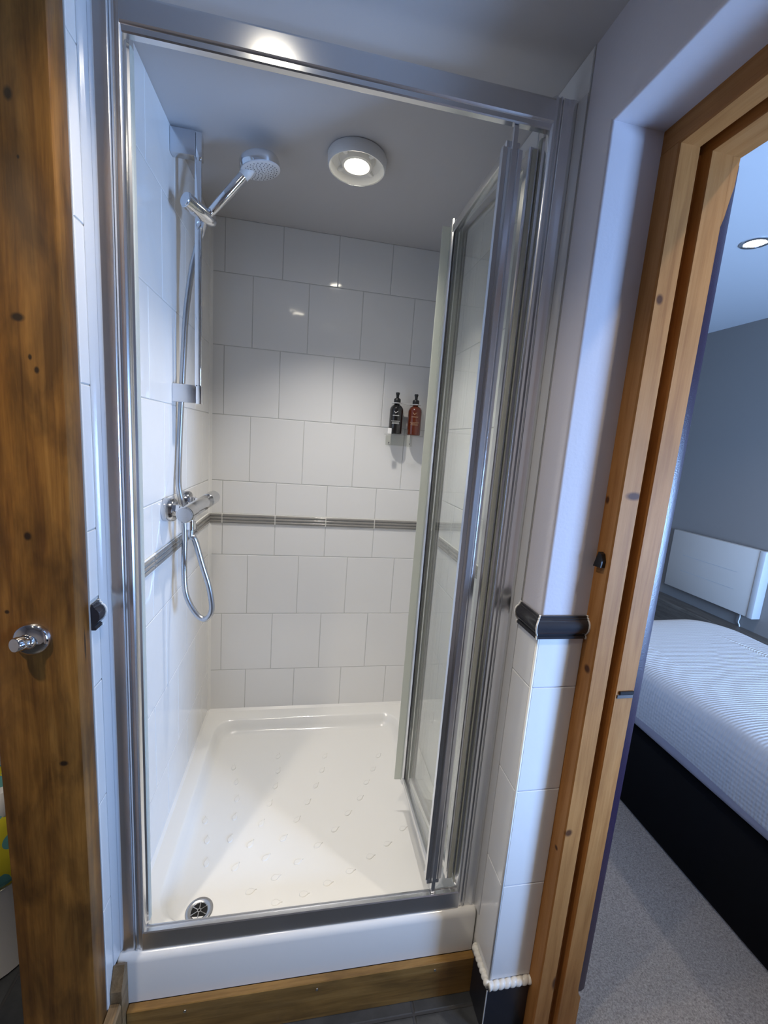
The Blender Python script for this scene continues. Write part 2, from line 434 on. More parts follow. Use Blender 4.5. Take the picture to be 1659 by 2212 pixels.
# ribbed border inside the shower
def rib_profile(z0, z1, depth, n=3):
    p = [(0.0, z0)]
    h = (z1 - z0) / n
    for i in range(n):
        for s in range(0, 7):
            a = PI * s / 6
            p.append((0.0012 + depth * math.sin(a), z0 + h * i + h * (0.5 - 0.5 * math.cos(a))))
    p.append((0.0, z1)); return p
prof = rib_profile(0.8125, 0.8495, 0.0055)
def border(parent, lo, hi, a0, mk):
    for a, b in cuts(lo, hi, a0):
        bm = new(); mk(bm, a + 0.0021, b - 0.0021); obj('border_tile', bm, BORDER, parent, ang=50)
border(wall_back, 0.004, RW, A_BACK, lambda bm, a, b: prism(bm, [(-d, z) for d, z in prof], 0, a, b))
border(wall_left, -0.83, -0.004, A_SIDE, lambda bm, a, b: prism(bm, [(d, z) for d, z in prof], 1, a, b))
border(wall_right, -0.83, -0.004, A_SIDE, lambda bm, a, b: prism(bm, [(RW - d, z) for d, z in prof], 1, a, b))
for p, args in ((wall_back, (0.0, RW, -0.003, G, 0.8105, 0.8515)), (wall_left, (-G, 0.003, -0.83, 0.0, 0.8105, 0.8515)), (wall_right, (RW - 0.003, 0.8512, -0.83, 0, 0.8105, 0.8515))):
    obj('border_grout', box(new(), *args), WHITE_GROUT, p)

# moulded dado outside the frame
dp = [(0, 0.797), (0.009, 0.797), (0.010, 0.802), (0.0065, 0.804), (0.0075, 0.8065), (0.012, 0.810), (0.0165, 0.816), (0.0185, 0.823), (0.0175, 0.830),
      (0.0135, 0.8355), (0.0085, 0.838), (0.0085, 0.8405), (0.005, 0.8415), (0.005, 0.8455), (0, 0.8455)]
dp = [(d * 0.74, z) for d, z in dp]
def dado(parent, mk, a, b):
    bm = new(); mk(bm, a, b); obj('dado_tile', bm, DADO, parent, ang=35)
def grow(s): return [(d * (1.0 + s) + (0.0008 if d > 0 else 0), 0.8213 + (z - 0.8213) * (1 + s * 0.5)) for d, z in dp]
bm = new(); prism(bm, [(d, z) for d, z in dp], 1, -0.9142, -0.8905); obj('dado_tile', bm, DADO, wall_left, ang=35)
bm = new(); prism(bm, [(d, z) for d, z in grow(0.08)], 1, -0.8905, -0.8865); obj('dado_grout', bm, WHITE_GROUT, wall_left, ang=35)
# right: mitred pair round the corner
def mitre(profile, face):
    bm = new(); A = []; B = []
    for d, z in profile:
        if face == 'x':   # on X = RW running along y
            A.append(bm.verts.new((RW - d, -0.8865, z))); B.append(bm.verts.new((RW - d, -0.9635 - d, z)))
        else:
            A.append(bm.verts.new((0.9565, -0.965 - d, z))); B.append(bm.verts.new((0.8515 - d, -0.965 - d, z)))
    n = len(A); bm.faces.new(A); bm.faces.new(B[::-1])
    for i in range(n): bm.faces.new((A[i], A[(i + 1) % n], B[(i + 1) % n], B[i]))
    return bm
obj('dado_tile', mitre(dp, 'x'), DADO, wall_right, ang=35)
obj('dado_tile', mitre(dp, 'y'), DADO, wall_right, ang=35)
bm = new(); gp = grow(0.06)
A = [bm.verts.new((RW - d + 0.0012, -0.9635 - d - 0.0020, z)) for d, z in gp]; B = [bm.verts.new((RW - d - 0.0004, -0.9635 - d + 0.0010, z)) for d, z in gp]
n = len(A); bm.faces.new(A); bm.faces.new(B[::-1])
for i in range(n): bm.faces.new((A[i], A[(i + 1) % n], B[(i + 1) % n], B[i]))
obj('dado_grout', bm, WHITE_GROUT, wall_right)
bm = new(); prism(bm, [(RW - d, z) for d, z in grow(0.08)], 1, -0.8905, -0.8865); obj('dado_grout', bm, WHITE_GROUT, wall_right, ang=35)
bm = new(); prism(bm, [(-0.965 - d, z) for d, z in grow(0.08)], 0, 0.954, 0.9568); obj('dado_grout', bm, WHITE_GROUT, wall_right, ang=35)
# silicone beads in the shower corners
for nm, p, c in (('silicone_bead', wall_back, [(0, 0), (0.011, 0), (0.004, -0.004), (0, -0.011)]), ('silicone_bead', wall_back, [(RW, 0), (RW - 0.011, 0), (RW - 0.004, -0.004), (RW, -0.011)])):
    obj(nm, prism(new(), c, 2, 0.0, CE), SILICONE, p)
bm = new()
prism(bm, [(0, 0), (-0.009, 0), (0, 0.008)], 0, 0.0, RW)
obj('silicone_bead', bm, SILICONE, wall_back)
obj('silicone_bead', prism(new(), [(0, 0), (0.008, 0), (0, 0.007)], 1, -0.80, 0.0), SILICONE, wall_left)

# dark skirting tile and rope moulding by the doorway
bsk = struct('baseboard_right', box(new(), 0.846, 0.853, -0.969, -0.892, FL, -0.105, 0.001), SKIRTTILE)
tag(bsk, 'black skirting tile under the white rope moulding beside the doorway', 'skirting')
obj('skirting_tile', box(new(), 0.8465, 0.9565, -0.9705, -0.963, FL, -0.105, 0.001), SKIRTTILE, bsk)
obj('skirting_joint', box(new(), 0.8452, 0.8472, -0.9712, -0.9690, FL, -0.105), GROUT, bsk)
def rope(p0, p1, r=0.0105, turns=7):
    bm = new(); p0 = Vector(p0); p1 = Vector(p1); d = (p1 - p0); L = d.length; d.normalize(); u, v = frame_from(d)
    n, k = 16, 110; rings = []
    for i in range(k + 1):
        t = i / k; c = p0 + d * (L * t)
        rings.append([bm.verts.new(c + (u * math.cos(a) + v * math.sin(a)) * r * (0.70 + 0.30 * abs(math.cos(a * 0.5 + turns * PI * t)) ** 0.6)) for a in (2 * PI * q / n for q in range(n))])
    for a, b in zip(rings, rings[1:]):
        for q in range(n): bm.faces.new((a[q], a[(q + 1) % n], b[(q + 1) % n], b[q]))
    bm.faces.new(rings[0]); bm.faces.new(rings[-1][::-1]); return bm
obj('rope_moulding', rope((0.849, -0.968, -0.094), (0.849, -0.885, -0.094)), ROPE, bsk, smooth=True)
obj('rope_moulding', rope((0.849, -0.968, -0.094), (0.9565, -0.968, -0.094)), ROPE, bsk, smooth=True)

# plinth board under the tray with screws, and timber bits on the left
plinth = struct('baseboard_front', box(new(), 0.0245, 0.849, -0.890, -0.8725, FL, -0.1255, 0.0015), PLINTHW)
tag(plinth, 'brown oak plinth board screwed on below the shower tray', 'plinth')
for x in (0.147, 0.446, 0.744):
    obj('screw', lathe(new(), [(0.0035, 0.0), (0.0032, 0.0012), (0.0, 0.0015)], (x, -0.890, -0.146), (0, -1, 0), 10), STEEL, plinth)
tb = struct('trim_1', prism(new(), [(-0.8735, FL), (-0.9055, FL), (-0.9055, -0.040), (-0.886, 0.004), (-0.8735, -0.008)], 0, 0.0012, 0.0235), SKIRTW)
tag(tb, 'short pale oak block in the corner beside the plinth board', 'trim')
sk = struct('baseboard_left', prism(new(), [(0.0005, FL), (0.0225, FL), (0.0225, -0.078), (0.019, -0.069), (0.0005, -0.069)], 1, -1.05, -0.9065), SKIRTW)
tag(sk, 'pale oak skirting board running along the foot of the post', 'skirting')

# ------------------------------------------------------------------ shower tray
tray = thing('shower_tray', (RW / 2, -0.44, -0.125), 'white acrylic shower tray with raised teardrops and a round drain', 'shower tray')
def rrect(x0, x1, y0, y1, r, z, k=9):
    pts = []
    for cx, cy, a0 in ((x1 - r, y1 - r, 0), (x0 + r, y1 - r, PI / 2), (x0 + r, y0 + r, PI), (x1 - r, y0 + r, 1.5 * PI)):
        for i in range(k):
            a = a0 + PI / 2 * i / (k - 1); pts.append((cx + r * math.cos(a), cy + r * math.sin(a), z))
    return pts
ZB = -0.045
TF = -0.8725
loops = [rrect(0.001, 0.849, TF, -0.001, 0.004, -0.125), rrect(0.001, 0.849, TF, -0.001, 0.004, -0.018),
         rrect(0.001, 0.849, TF + 0.0015, -0.001, 0.004, -0.010), rrect(0.001, 0.849, TF + 0.005, -0.001, 0.004, -0.004),
         rrect(0.001, 0.849, TF + 0.012, -0.001, 0.004, 0.0)]
def basin(i, z, r): return rrect(0.046 + i, 0.804 - i, -0.815 + i, -0.060 - i, r, z)
loops += [basin(0, 0.0, 0.075), basin(0.004, -0.0015, 0.072), basin(0.008, -0.005, 0.069), basin(0.018, -0.024, 0.064), basin(0.026, -0.037, 0.060), basin(0.036, -0.0435, 0.055), basin(0.048, ZB, 0.05)]
bm = new(); R = [[bm.verts.new(p) for p in lp] for lp in loops]
for a, b in zip(R, R[1:]):
    for i in range(len(a)): bm.faces.new((a[i], a[(i + 1) % len(a)], b[(i + 1) % len(a)], b[i]))
bm.faces.new(R[-1]); bm.faces.new(R[0][::-1])
obj('basin', bm, ACRYL, tray, ang=40)
# teardrops: found on the basin floor, all radiating from the drain
DR = Vector((0.146, -0.757, ZB))
DROPS = [(0.307, -0.235), (0.312, -0.308), (0.171, -0.346), (0.307, -0.377), (0.447, -0.388), (0.185, -0.418), (0.294, -0.448), (0.419, -0.454),
         (0.101, -0.492), (0.189, -0.488), (0.275, -0.519), (0.385, -0.517), (0.122, -0.56), (0.189, -0.563), (0.25, -0.587), (0.346, -0.578),
         (0.449, -0.612), (0.136, -0.631), (0.218, -0.653), (0.299, -0.634), (0.391, -0.656), (0.331, -0.694), (0.267, -0.724), (0.409, -0.747),
         (0.337, -0.76), (0.151, -0.277), (0.484, -0.25), (0.692, -0.265), (0.471, -0.32), (0.661, -0.331), (0.628, -0.39), (0.597, -0.455),
         (0.55, -0.51), (0.503, -0.565), (0.72, -0.584), (0.66, -0.63), (0.602, -0.664), (0.539, -0.7), (0.474, -0.726)]
bm = new(); ring = []
n = 18
for k in range(n):
    a = 2 * PI * k / n
    x = 0.0125 * math.cos(a); y = 0.0080 * math.sin(a) * (1 - 0.45 * max(0, math.cos(a)))
    if abs(a) < 0.01: x = 0.0175
    ring.append((x, y))
o0 = [bm.verts.new((x, y, -0.0005)) for x, y in ring]; o1 = [bm.verts.new((x * 0.95, y * 0.95, 0.0024)) for x, y in ring]; o2 = [bm.verts.new((x * 0.74, y * 0.74, 0.0026)) for x, y in ring]
for a, b in ((o0, o1), (o1, o2)):
    for i in range(n): bm.faces.new((a[i], a[(i + 1) % n], b[(i + 1) % n], b[i]))
bm.faces.new(o2); bmesh.ops.recalc_face_normals(bm, faces=bm.faces)
dm = bpy.data.meshes.new('teardrop'); bm.to_mesh(dm); bm.free()
for p in dm.polygons: p.use_smooth = True
for x, y in DROPS:
    o = link('teardrop', dm, ACRYL, tray); o.location = (x, y, ZB); o.rotation_euler = (0, 0, math.atan2(y - DR.y, x - DR.x))
# drain
dr = obj('drain_flange', lathe(new(), [(0.0335, 0.0), (0.0335, 0.0015), (0.031, 0.0035), (0.024, 0.0035), (0.0215, 0.0012), (0.0195, 0.0008), (0.0195, -0.004)], DR, n=36), STEEL, tray, smooth=True)
obj('drain_well', lathe(new(), [(0.0200, 0.0004), (0.0, 0.0004)], DR, n=28), BLACKHOLE, dr)
bm = new()
for k in range(6):
    a = PI / 6 + PI / 3 * k; t = new(); box(t, 0.004, 0.0205, -0.0010, 0.0010, 0.0, 0.0022)
    merge(bm, t, Matrix.Translation(DR + Vector((0, 0, 0.0006))) @ Matrix.Rotation(a, 4, 'Z'))
lathe(bm, [(0.0055, 0.0006), (0.0055, 0.0032), (0.003, 0.0032), (0.003, 0.0006)], DR, n=6)
obj('drain_grid', bm, CHROME, dr)

# ------------------------------------------------------------------ shower enclosure
enc = thing('shower_enclosure', (RW / 2, -0.84, 0.0), 'polished aluminium shower frame with a clear glass bifold door folded open', 'shower enclosure')
lp = [(0.0005, -0.8588), (0.0045, -0.8588), (0.0085, -0.8605), (0.0135, -0.8605), (0.0200, -0.8585), (0.0315, -0.8590), (0.0335, -0.8575), (0.0345, -0.8555), (0.0360, -0.8555), (0.0365, -0.8605), (0.0395, -0.8610), (0.0400, -0.8570),
      (0.0455, -0.8575), (0.0460, -0.8600), (0.0495, -0.8605), (0.0525, -0.8585), (0.0545, -0.8545), (0.0550, -0.8460), (0.053, -0.8445), (0.053, -0.842), (0.057, -0.840), (0.057, -0.822), (0.0005, -0.822)]
PZ = 1.834
pl = obj('frame_post', prism(new(), lp, 2, 0.001, PZ), POLISH, enc, ang=30)
prr = obj('frame_post', prism(new(), [(RW - a, b) for a, b in lp], 2, 0.001, PZ), POLISH, enc, ang=30)
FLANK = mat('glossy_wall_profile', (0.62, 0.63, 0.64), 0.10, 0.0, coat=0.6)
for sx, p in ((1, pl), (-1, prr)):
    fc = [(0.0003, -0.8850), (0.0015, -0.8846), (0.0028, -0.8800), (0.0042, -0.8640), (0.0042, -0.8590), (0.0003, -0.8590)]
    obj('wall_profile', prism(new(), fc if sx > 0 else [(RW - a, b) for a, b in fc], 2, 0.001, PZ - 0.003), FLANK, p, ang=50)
    x = 0.0577 if sx > 0 else RW - 0.0577
    obj('rubber_seal', box(new(), x - 0.0012, x + 0.0012, -0.838, -0.826, 0.05, 1.775), SEAL, p)
tr = [(-0.8605, 1.788), (-0.8625, 1.791), (-0.8630, 1.824), (-0.8600, 1.829), (-0.830, 1.829), (-0.830, 1.795), (-0.8445, 1.795), (-0.8445, 1.778), (-0.8470, 1.7765), (-0.8565, 1.7775), (-0.8585, 1.7795), (-0.8590, 1.7870)]
obj('top_rail', prism(new(), tr, 0, 0.0505, RW - 0.0505), ALU, enc, ang=30)
br = [(-0.8620, 0.001), (-0.8615, 0.010), (-0.8600, 0.0440), (-0.8580, 0.0460), (-0.8540, 0.0455), (-0.8525, 0.0430), (-0.8470, 0.0430), (-0.8455, 0.0460), (-0.8425, 0.0455), (-0.841, 0.040), (-0.835, 0.022), (-0.824, 0.018), (-0.824, 0.001)]
obj('bottom_rail', prism(new(), br, 0, 0.0505, RW - 0.0505), ALU, enc, ang=30)
# folded leaves: outer leaf next to the post, inner leaf carries the leading stile
def leaf(p0, p1, z0, z1, lead):
    """glass from p0 (front) to p1 (fold, deeper in)"""
    a = Vector((p0[0], p0[1], 0)); b = Vector((p1[0], p1[1], 0)); L = (b - a).length; d = (b - a).normalized()
    M = Matrix.Translation(a) @ Matrix(((d.x, -d.y, 0, 0), (d.y, d.x, 0, 0), (0, 0, 1, 0), (0, 0, 0, 1)))
    def bm_(f):
        t = new(); f(t); r = new(); merge(r, t, M); return r
    gl = obj('glass_pane', bm_(lambda t: box(t, 0.012, L - 0.010, -0.0025, 0.0025, z0 + 0.016, z1 - 0.016)), GLASS, enc)
    obj('leaf_rail', bm_(lambda t: prism(t, [(-0.007, z1), (-0.009, z1 - 0.006), (-0.009, z1 - 0.022), (-0.0035, z1 - 0.024), (0.0035, z1 - 0.024), (0.009, z1 - 0.022), (0.009, z1 - 0.006), (0.007, z1)], 0, 0.014, L - 0.012)), ALU, gl, ang=30)
    obj('leaf_rail', bm_(lambda t: prism(t, [(-0.007, z0), (-0.009, z0 + 0.006), (-0.009, z0 + 0.022), (-0.0035, z0 + 0.024), (0.0035, z0 + 0.024), (0.009, z0 + 0.022), (0.009, z0 + 0.006), (0.007, z0)], 0, 0.014, L - 0.012)), ALU, gl, ang=30)
    # bottom sweep seal
    obj('sweep_seal', bm_(lambda t: box(t, 0.016, L - 0.014, -0.002, 0.002, z0 - 0.016, z0)), SEAL, gl)
    # stile at the front end
    if lead:
        pf = [(-0.012, 0.004), (-0.016, 0.006), (-0.020, 0.0035), (-0.020, -0.0035), (-0.016, -0.007), (-0.013, -0.011), (-0.010, -0.022), (-0.003, -0.022), (0.008, -0.010), (0.018, -0.008), (0.018, 0.008), (0.008, 0.010), (-0.003, 0.022), (-0.010, 0.022), (-0.013, 0.011)]
        pf = [(-0.0175, 0.0045), (-0.0175, -0.0045), (-0.012, -0.006), (-0.0105, -0.010), (-0.012, -0.012), (-0.0105, -0.020), (-0.004, -0.022), (0.012, -0.011), (0.022, -0.0065), (0.022, 0.0065), (0.012, 0.011), (-0.004, 0.022), (-0.0105, 0.020), (-0.012, 0.012), (-0.0105, 0.010), (-0.012, 0.006)]
        obj('stile', bm_(lambda t: prism(t, pf, 2, z0 + 0.012, z1 - 0.012)), ALU, gl, ang=30)
        obj('pivot_tongue', bm_(lambda t: box(t, -0.0165, -0.006, -0.005, 0.005, 0.047, 1.7765, 0.001)), ALU, gl)
        obj('end_cap', bm_(lambda t: box(t, -0.009, 0.016, -0.017, 0.017, z0 - 0.004, z0 + 0.012, 0.002)), ALU, gl)
        obj('end_cap', bm_(lambda t: box(t, -0.009, 0.016, -0.015, 0.015, z1 - 0.012, z1 + 0.002, 0.002)), ALU, gl)
    else:
        pf = [(0.0, -0.009), (0.002, -0.011), (0.006, -0.011), (0.007, -0.008), (0.010, -0.008), (0.011, -0.011), (0.020, -0.009), (0.022, -0.006), (0.022, 0.006), (0.018, 0.010), (0.002, 0.011), (0.0, 0.009)]
        obj('stile', bm_(lambda t: prism(t, pf, 2, z0 - 0.004, z1 + 0.004)), ALU, gl, ang=30)
        obj('rubber_seal', bm_(lambda t: box(t, -0.0032, -0.0002, -0.004, 0.004, z0, z1)), SEAL, gl)
    # fold stile
    obj('stile', bm_(lambda t: prism(t, [(L - 0.018, -0.006), (L - 0.012, -0.010), (L - 0.003, -0.011), (L, -0.007), (L, 0.007), (L - 0.003, 0.011), (L - 0.012, 0.010), (L - 0.018, 0.006)], 2, z0 - 0.002, z1 + 0.010)), ALU, gl, ang=30)
    obj('gasket', bm_(lambda t: box(box(t, L - 0.0215, L - 0.018, -0.0045, -0.0026, z0 + 0.024, z1 - 0.024), L - 0.0215, L - 0.018, 0.0026, 0.0045, z0 + 0.024, z1 - 0.024)), DARKGASKET, gl)
    if lead:
        obj('seal_strip', bm_(lambda t: prism(t, [(L - 0.002, 0.008), (L + 0.004, 0.008), (L + 0.005, 0.030), (L + 0.0035, 0.032), (L + 0.0025, 0.030), (L + 0.001, 0.012), (L - 0.002, 0.012)], 2, z0 + 0.004, z1 - 0.004)), SEAL, gl, ang=40)
    return gl
Z0L, Z1L = 0.070, 1.752
leaf((0.730, -0.838), (0.728, -0.517), Z0L, Z1L, True)
leaf((0.779, -0.838), (0.753, -0.517), Z0L, Z1L, False)

# ------------------------------------------------------------------ riser rail, hand shower, hose, mixer
RX, RY = 0.065, -0.432
rr = thing('shower_riser_rail', (0.0, RY, 1.24), 'chrome shower riser rail with square brackets on the left tiled wall', 'riser rail')
def brk(z0, z1):
    b = obj('wall_bracket', box(new(), 0.0005, 0.061, RY - 0.012, RY + 0.012, z0, z1, 0.0015, 2), BRUSHED, rr, ang=40)
    obj('bracket_cap', box(new(), 0.0612, 0.0755, RY - 0.012, RY + 0.012, z0 - 0.002, z1 - 0.002, 0.0015, 2), CHROME, b, ang=40)
brk(1.843, 1.900); brk(1.238, 1.286)
obj('rail', box(new(), 0.0565, 0.0735, RY - 0.006, RY + 0.006, 1.284, 1.846, 0.003, 3), CHROME, rr, ang=60)
# slider body: cylinder across the rail, pointing down towards +X
sa, sb = Vector((0.0475, -0.485, 1.722)), Vector((0.0925, -0.428, 1.7085))
sd = (sb - sa).normalized()
sl = obj('slider', lathe(new(), [(0.0, -0.0), (0.0175, 0.0), (0.0190, 0.0015), (0.0190, 0.020), (0.0182, 0.0205), (0.0182, 0.0225), (0.019, 0.023), (0.019, 0.060), (0.0165, 0.078), (0.011, 0.086), (0.0, 0.088)], sa, sd, 28), CHROME, rr, ang=35)
obj('slider_knob', lathe(new(), [(0.0, -0.002), (0.0165, -0.002), (0.017, 0.0)], sa, sd, 28), BRUSHED, sl, ang=35)
hs = thing('hand_shower', (0.094, RY, 1.70), 'round chrome hand shower head held by the riser rail slider', 'shower head')
h0 = Vector((0.0905, RY - 0.012, 1.7105)); h1 = Vector((0.178, RY - 0.012, 1.818))
hd = (h1 - h0).normalized(); HL = (h1 - h0).length
obj('handle', lathe(new(), [(0.0, 0.0), (0.0085, 0.0), (0.0095, 0.002), (0.0095, 0.012), (0.0085, 0.013), (0.0100, 0.015), (0.0125, HL * 0.6), (0.0130, HL - 0.004), (0.0, HL)], h0, hd, 24), CHROME, hs, ang=35)
hn = Vector((0.20, 0.07, -0.975)).normalized()      # spray direction
hc = Vector((0.2185, RY - 0.012, 1.838))               # centre of the spray face
hb = hc - hn * 0.033
obj('handle_neck', tube(new(), [h1 - hd * 0.004, h1 + hd * 0.012, h1 + hd * 0.028 - hn * 0.002], [0.0132, 0.0135, 0.013], 20), WHITEP, hs, smooth=True)
hh = obj('head_shell', lathe(new(), [(0.0, -0.002), (0.020, 0.0), (0.038, 0.003), (0.047, 0.008), (0.0505, 0.014), (0.0512, 0.026), (0.0505, 0.033), (0.0, 0.033)], hb, hn, 40), CHROME, hs, ang=40)
hf = obj('spray_face', lathe(new(), [(0.0500, 0.0), (0.0500, 0.002), (0.047, 0.0035), (0.0, 0.0042)], hc, hn, 40), SPRAY, hs, ang=40)
bm = new(); u_, v_ = frame_from(hn)
for ri, cnt in ((0.006, 5), (0.013, 9), (0.020, 13), (0.027, 18), (0.034, 22), (0.041, 26)):
    for k in range(cnt):
        a = 2 * PI * k / cnt + ri * 90
        c = hc + u_ * math.cos(a) * ri + v_ * math.sin(a) * ri + hn * 0.0034
        lathe(bm, [(0.0011, 0.0), (0.0009, 0.0016), (0.0, 0.0017)], c, hn, 6)
tag(obj('nozzles', bm, NOZ, hf), kind='stuff')
# mixer
VALVE = mat('valve_chrome', (0.58, 0.59, 0.61), 0.12, 1.0)
MX, MZ = 0.066, 0.949
mx = thing('shower_mixer', (0.0, -0.41, MZ), 'chrome bar mixer valve on the left wall with hose loop below', 'mixer valve')
for y in (-0.515, -0.365):
    fl = obj('wall_flange', lathe(new(), [(0.0, 0.0005), (0.0315, 0.0005), (0.0320, 0.004), (0.0310, 0.024), (0.0285, 0.0275), (0.015, 0.0285), (0.0, 0.0285)], (0, y, MZ + 0.002), (1, 0, 0), 30), VALVE, mx, ang=35)
    obj('union_nut', lathe(new(), [(0.0165, 0.027), (0.0165, 0.040), (0.013, 0.042), (0.013, MX - 0.012)], (0, y, MZ + 0.002), (1, 0, 0), 6), CHROME, fl)
MB0, MB1 = -0.575, -0.238
obj('valve_body', lathe(new(), [(0.0, 0.058), (0.0195, 0.058), (0.0205, 0.060), (0.0205, 0.245), (0.0195, 0.247), (0.0, 0.247)], (MX, MB0, MZ), (0, 1, 0), 36), VALVE, mx, ang=35)
for a, b, c in ((0.057, 0.002, -1), (0.248, 0.336, 1)):
    kn = obj('control_knob', lathe(new(), [(0.0, min(a, b)), (0.0195, min(a, b)), (0.0215, min(a, b) + 0.002), (0.0215, max(a, b) - 0.002), (0.0195, max(a, b)), (0.0, max(a, b))], (MX, MB0, MZ), (0, 1, 0), 36), VALVE, mx, ang=35)
    y = MB0 + (0.0012 if c < 0 else 0.3365)
    obj('knob_cap', lathe(new(), [(0.017, 0.0), (0.017, 0.0012), (0.0, 0.0014)], (MX, y + (0.001 if c < 0 else -0.001), MZ), (0, c, 0), 30), BRUSHED, kn, ang=35)
OUT = Vector((MX + 0.002, -0.520, MZ - 0.018))
obj('outlet', lathe(new(), [(0.010, 0.0), (0.010, 0.008), (0.0118, 0.009), (0.0118, 0.030), (0.0085, 0.032), (0.0, 0.032)], OUT, (0, 0, -1), 16), CHROME, mx, ang=35)
# hose: from the hand shower handle, behind the rail, down to a loop and up into the outlet
hp = [h0 + hd * 0.004, h0 - hd * 0.010, (0.071, -0.420, 1.680), (0.056, -0.409, 1.645), (0.041, -0.407, 1.580), (0.027, -0.407, 1.47), (0.0185, -0.407, 1.32), (0.0125, -0.409, 1.20), (0.0105, -0.418, 1.09), (0.0135, -0.435, 1.01),
      (0.025, -0.440, 0.945), (0.033, -0.450, 0.87), (0.037, -0.472, 0.77), (0.046, -0.485, 0.700), (0.074, -0.494, 0.648), (0.101, -0.500, 0.634), (0.119, -0.505, 0.664), (0.114, -0.512, 0.73), (0.096, -0.516, 0.80),
      (0.078, -0.519, 0.87), (OUT.x, OUT.y, OUT.z - 0.050), (OUT.x, OUT.y, OUT.z - 0.0325)]
hose = obj('shower_hose', tube(new(), catmull(hp, 10), 0.0079, 12), mat('hose_silver', (0.50, 0.51, 0.53), 0.30, 1.0), None, smooth=True)
tag(hose, 'silver flexible shower hose hanging in a loop below the mixer', 'shower hose')

# ------------------------------------------------------------------ ceiling lamp in the shower
LX, LY = 0.465, -0.452
lamp = thing('ceiling_light', (LX, LY, CE), 'round white ceiling light with clear lens above the shower', 'ceiling light')
obj('housing', lathe(new(), [(0.050, -0.0005), (0.076, -0.0005), (0.078, -0.004), (0.0765, -0.026), (0.0735, -0.030), (0.0705, -0.029), (0.066, -0.012), (0.050, -0.006)], (LX, LY, CE), n=48), WHITEP, lamp, ang=40)
bz = obj('inner_bezel', lathe(new(), [(0.062, -0.004), (0.046, -0.006), (0.040, -0.022), (0.034, -0.024), (0.029, -0.020), (0.029, -0.003)], (LX, LY, CE), n=40), mat('lamp_bezel', (0.72, 0.71, 0.68), 0.3), lamp, ang=40)
for k in range(4):
    a = PI / 4 + PI / 2 * k; t = new(); box(t, 0.040, 0.066, -0.005, 0.005, -0.016, -0.006, 0.001); r = new(); merge(r, t, Matrix.Translation((LX, LY, CE)) @ Matrix.Rotation(a, 4, 'Z'))
    obj('spring_clip', r, WHITEP, bz)
obj('lens', lathe(new(), [(0.0705, -0.0285), (0.071, -0.0315), (0.060, -0.034), (0.0, -0.0355)], (LX, LY, CE), n=40), LENS, lamp, ang=60)
obj('bulb', lathe(new(), [(0.0285, -0.006), (0.0285, -0.016), (0.024, -0.0195), (0.0, -0.0205)], (LX, LY, CE), n=32), mat('bulb_glow', (1, 0.97, 0.9), 0.3, emit=(1.0, 0.93, 0.80), estr=38), lamp, ang=50)
sp = bpy.data.lights.new('shower_lamp', 'SPOT'); sp.energy = 34; sp.color = (1.0, 0.95, 0.885); sp.spot_size = math.radians(106); sp.spot_blend = 1.0; sp.shadow_soft_size = 0.018
so = bpy.data.objects.new('shower_lamp', sp); COL.objects.link(so); so.location = (LX, LY, CE - 0.058); so.parent = lamp; so.matrix_parent_inverse = Matrix.Translation(-lamp.location)

# ------------------------------------------------------------------ pump bottles in a clear wall holder
hold = thing('bottle_holder', (0.738, 0.0, 1.163), 'clear acrylic wall holder gripping two pump bottles', 'bottle holder')
obj('back_plate', box(new(), 0.676, 0.786, -0.0050, -0.0008, 1.160, 1.2000, 0.001), ACRYLIC_CLEAR, hold)
obj('shelf', box(new(), 0.668, 0.812, -0.078, -0.0052, 1.2005, 1.2045, 0.0005), ACRYLIC_CLEAR, hold)
for x0, x1 in ((0.6685, 0.6835), (0.7235, 0.7255), (0.7385, 0.7495), (0.808, 0.8115)):
    obj('front_clip', box(new(), x0, x1, -0.0795, -0.0765, 1.2047, 1.226, 0.0005), WHITEP if x0 < 0.67 else ACRYLIC_CLEAR, hold)
for x in (0.690, 0.778):
    obj('plate_screw', lathe(new(), [(0.0035, 0.0), (0.003, 0.0015), (0, 0.002)], (x, -0.0052, 1.170), (0, -1, 0), 10), STEEL, hold)
CP = new()
def collar(bm, x, y):
    lathe(bm, [(0.0135, 1.3225), (0.020, 1.3225), (0.020, 1.3250), (0.0135, 1.3250), (0.0135, 1.3225)], (x, y, 0), n=24)
BL, BR, BY = 0.7040, 0.7790, -0.045
collar(CP, BL, BY); collar(CP, BR, BY)
box(CP, BL - 0.014, BL + 0.014, BY + 0.0195, -0.0052, 1.3225, 1.3250); box(CP, BR - 0.014, BR + 0.014, BY + 0.0195, -0.0052, 1.3225, 1.3250)
box(CP, BL + 0.0195, BR - 0.0195, BY - 0.008, BY + 0.008, 1.3225, 1.3250)
obj('neck_plate', CP, mat('pale_acrylic', (0.55, 0.55, 0.54), 0.15), hold)
